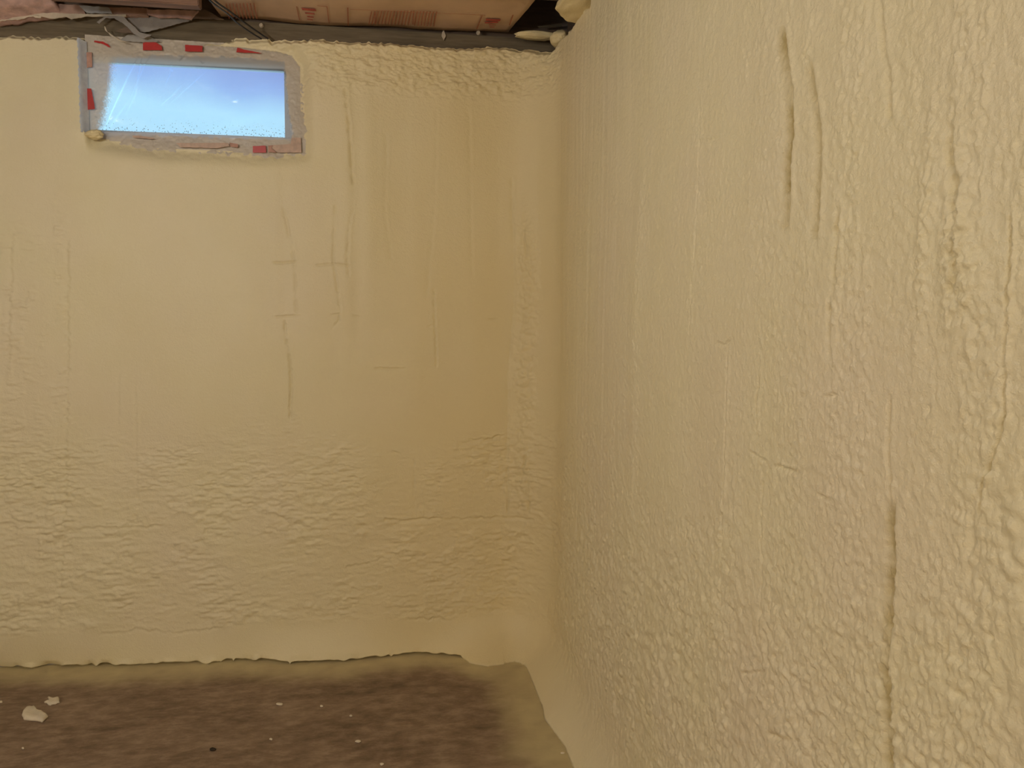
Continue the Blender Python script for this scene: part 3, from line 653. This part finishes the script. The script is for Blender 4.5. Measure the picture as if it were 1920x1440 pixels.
# scraps of kraft paper, plastic and fibre hanging over the sill
SC_ = [
 ('paper_scrap', [(48, 22), (60, 6), (100, 7), (155, 10), (160, 26), (120, 27), (98, 29), (72, 27)], KRAFT2, 3.05, 'brown paper flap between the pink batt and the bluish plastic', 'paper scrap', .02),
 ('paper_scrap', [(56, 24), (100, 24), (160, 26), (236, 27), (236, 31), (160, 31), (134, 36), (124, 31), (102, 35), (92, 35), (80, 31), (64, 27)], PAPER, 3.035, 'ragged cream paper edge hanging over the dark sill', 'paper scrap', .004),
 ('plastic_scrap', [(148, 10), (205, 14), (210, 25), (162, 24)], BLUEP, 3.02, 'bluish grey plastic scrap under the wooden board', 'plastic scrap', .003),
 ('paper_scrap', [(203, 14), (276, 15), (276, 29), (226, 29), (208, 25)], KRAFT2, 3.045, 'brown paper scrap right of the bluish plastic', 'paper scrap', .02),
 ('fibre_tuft', [(275, 18), (330, 18), (372, 20), (356, 35), (330, 31), (296, 31), (276, 25)], PINK, 3.03, 'pink insulation tuft under the right end of the board', 'insulation tuft', .015),
 ('paper_scrap', [(356, 22), (384, 18), (420, 37), (396, 35), (354, 34)], DARKW, 3.04, 'dark triangular flap left of the printed batt', 'paper scrap', .004),
 ('plastic_scrap', [(181, 41), (196, 31), (215, 29), (232, 32), (246, 45), (262, 60), (284, 66), (268, 72), (250, 63), (232, 45), (214, 34), (198, 34), (186, 44)], GREYP, 3.03, 'thin curling strip of grey plastic over the sill above the window', 'plastic scrap', .002),
 ('plastic_scrap', [(236, 34), (300, 30), (360, 34), (360, 38), (275, 60), (262, 60), (246, 46)], GREYP, 3.07, 'cloudy grey plastic draped from the batt onto the sill', 'plastic scrap', .002),
 ('plastic_scrap', [(196, 48), (202, 60), (222, 74), (240, 78), (226, 78), (206, 66), (197, 56)], PAPER, 3.03, 'pale sliver of plastic curling down towards the window corner', 'plastic scrap', .002),
 ('paper_scrap', [(216, 60), (238, 50), (249, 62)], DARKW, 3.025, 'small dark triangular scrap above the window', 'paper scrap', .003),
 ('foam_crust', [(224, 76), (240, 64), (262, 62), (278, 66), (300, 78), (268, 79)], CONC, YF-.016, 'grey brown crust above the first red tape', 'foam crust', .006),
 ('foam_flake', [(829, 60), (832, 57), (836, 66), (832, 75), (828, 68)], PAPER, 3.095, 'pale foam flake stuck on the sill below the printed batt', 'foam flake', .004),
]
for nm, pts, m_, yp, lb, ct, th in SC_:
    tag(flat(nm, pts, m_, None, yp, th, jag=.7), lb, ct)
for (a, b, lb) in ((897, 61, 'small round nail head on the sill near the red emblem'), (490, 47, 'small round nail head on the sill beside the black cables')):
    bm = bmesh.new(); c0 = PY(a, b, 3.098)
    bmesh.ops.create_cone(bm, cap_ends=True, segments=14, radius1=.009, radius2=.006, depth=.006, matrix=Matrix.Translation(c0) @ Matrix.Rotation(math.pi/2, 4, 'X'))
    tag(obj('nail_head', bm, PAPER), lb, 'nail')
# dark void corner with the foam tongue
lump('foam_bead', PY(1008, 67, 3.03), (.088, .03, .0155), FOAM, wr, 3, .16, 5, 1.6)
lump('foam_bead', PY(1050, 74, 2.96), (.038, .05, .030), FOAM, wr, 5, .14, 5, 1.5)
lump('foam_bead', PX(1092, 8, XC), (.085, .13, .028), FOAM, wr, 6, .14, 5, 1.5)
tag(flat('paper_scrap', [(1008, 49), (1052, 44), (1054, 49), (1012, 52)], SILLW, None, 3.08, .004, jag=.4), 'dull paper strip in the dark hollow at the corner', 'paper scrap')
lump('foam_bead', PY(177, 252, 3.055), (.030, .016, .017), FOAM, wb, 9, .3, 4, 2)
# cables
def tube(name, pts, r, mat, parent=None, seg=8, sub=10):
    P = []
    for i in range(len(pts)-1):
        p0 = pts[max(i-1, 0)]; p1 = pts[i]; p2 = pts[i+1]; p3 = pts[min(i+2, len(pts)-1)]
        for k in range(sub):
            t = k/sub; P.append(.5*((2*p1)+(p2-p0)*t+(2*p0-5*p1+4*p2-p3)*t*t+(3*p1-p0-3*p2+p3)*t**3))
    P.append(pts[-1]); bm = bmesh.new(); prev = None
    for i, p in enumerate(P):
        d = (P[min(i+1, len(P)-1)]-P[max(i-1, 0)]).normalized(); a = d.cross(Vector((0, 0, 1))).normalized(); b = d.cross(a)
        ring = [bm.verts.new(p+r*(a*math.cos(2*math.pi*k/seg)+b*math.sin(2*math.pi*k/seg))) for k in range(seg)]
        if prev:
            for k in range(seg): bm.faces.new((prev[k], prev[(k+1) % seg], ring[(k+1) % seg], ring[k]))
        else: bm.faces.new(ring)
        prev = ring
    bm.faces.new(prev[::-1]); return obj(name, bm, mat, parent, True)
tag(tube('cable', [PY(394, -22, 2.64), PY(402, 0, 2.70), PY(432, 22, 2.84), PY(465, 47, 2.98), PY(488, 63, 3.03), PY(503, 73, 3.05)], .0032, BLACK), 'black cable, the upper one of the pair crossing the printed batt', 'cable')
tag(tube('cable', [PY(378, -30, 2.60), PY(391, -2, 2.66), PY(426, 25, 2.80), PY(444, 42, 2.90), PY(466, 58, 2.96), PY(490, 73, 3.02)], .0028, BLACK), 'black cable, the lower sagging one of the pair above the window', 'cable')
# ------------------------------------------------------------------ foam scraps on the floor
def scrap(name, pts, mat, th, label, cat, group=None):
    bm = bmesh.new(); n = len(pts); P = [PZ(a, b, .002) for a, b in pts]; c = sum(P, Vector())/n
    rings = []
    for s, z in ((1.0, .001), (1.02, th*.5), (.9, th*.95), (.6, th*1.15), (.3, th)):
        rings.append([bm.verts.new((c.x+(p.x-c.x)*s+random.uniform(-.0008, .0008), c.y+(p.y-c.y)*s, z+random.uniform(-.12, .12)*th)) for p in P])
    for a, b in zip(rings, rings[1:]):
        for i in range(n): bm.faces.new((a[i], a[(i+1) % n], b[(i+1) % n], b[i]))
    bm.faces.new(rings[0][::-1]); bm.faces.new(rings[-1])
    o = obj(name, bm, mat, None, True); tag(o, label, cat, group); return o
LF = simple('foam_scrap', (.80, .70, .53), .7, .08, 30, .002)
def rag(poly, k=3):
    r = []
    for i in range(len(poly)):
        a, b = poly[i], poly[(i+1) % len(poly)]
        for j in range(k): r.append((a[0]+(b[0]-a[0])*j/k+random.uniform(-.8, .8), a[1]+(b[1]-a[1])*j/k+random.uniform(-.5, .5)))
    return r
scrap('foam_scrap', rag([(42, 1337), (50, 1328), (63, 1326), (70, 1333), (82, 1338), (90, 1345), (80, 1354), (64, 1352), (46, 1350), (42, 1343)]), LF, .012, 'largest cream foam scrap on the concrete at the lower left', 'foam scrap')
scrap('foam_scrap', rag([(83, 1317), (92, 1314), (90, 1308), (100, 1310), (110, 1308), (111, 1318), (104, 1320), (94, 1323), (88, 1319)]), LF, .008, 'smaller ragged foam scrap just behind the largest one', 'foam scrap')
for a, b, w_, h_, lb in [(524, 1320, 7, 2.4, 'small flat foam crumb in the middle of the floor'), (671, 1390, 6, 2.0, 'oblong foam crumb right of the floor centre'), (508, 1386, 3, 1.6, 'tiny foam crumb on the floor left of the oblong one'), (43, 1403, 3, 1.6, 'tiny foam crumb in front of the largest scrap'),
                      (716, 1433, 4, 2.2, 'foam crumb at the lower edge of the picture'), (658, 1342, 3, 1.5, 'pale crumb on the floor right of the middle one'), (1, 1316, 4, 2, 'foam crumb cut by the left picture edge'), (603, 1324, 3, 1.6, 'faint foam crumb right of the small flat one'), (1055, 1412, 5, 1.4, 'foam crumb on the sprayed floor near the right wall')]:
    pts = [(a+w_*math.cos(t)*random.uniform(.75, 1.1), b+h_*math.sin(t)*random.uniform(.75, 1.1)) for t in np.linspace(0, 2*math.pi, 11)[:-1]]
    scrap('foam_crumb', pts, LF, .004, lb, 'foam crumb', 'foam crumbs on the floor')
scrap('pebble', [(399+6*math.cos(t), 1405+2.5*math.sin(t)) for t in np.linspace(0, 2*math.pi, 11)[:-1]], CRACKD, .005, 'small black pebble on the brown concrete floor', 'pebble')
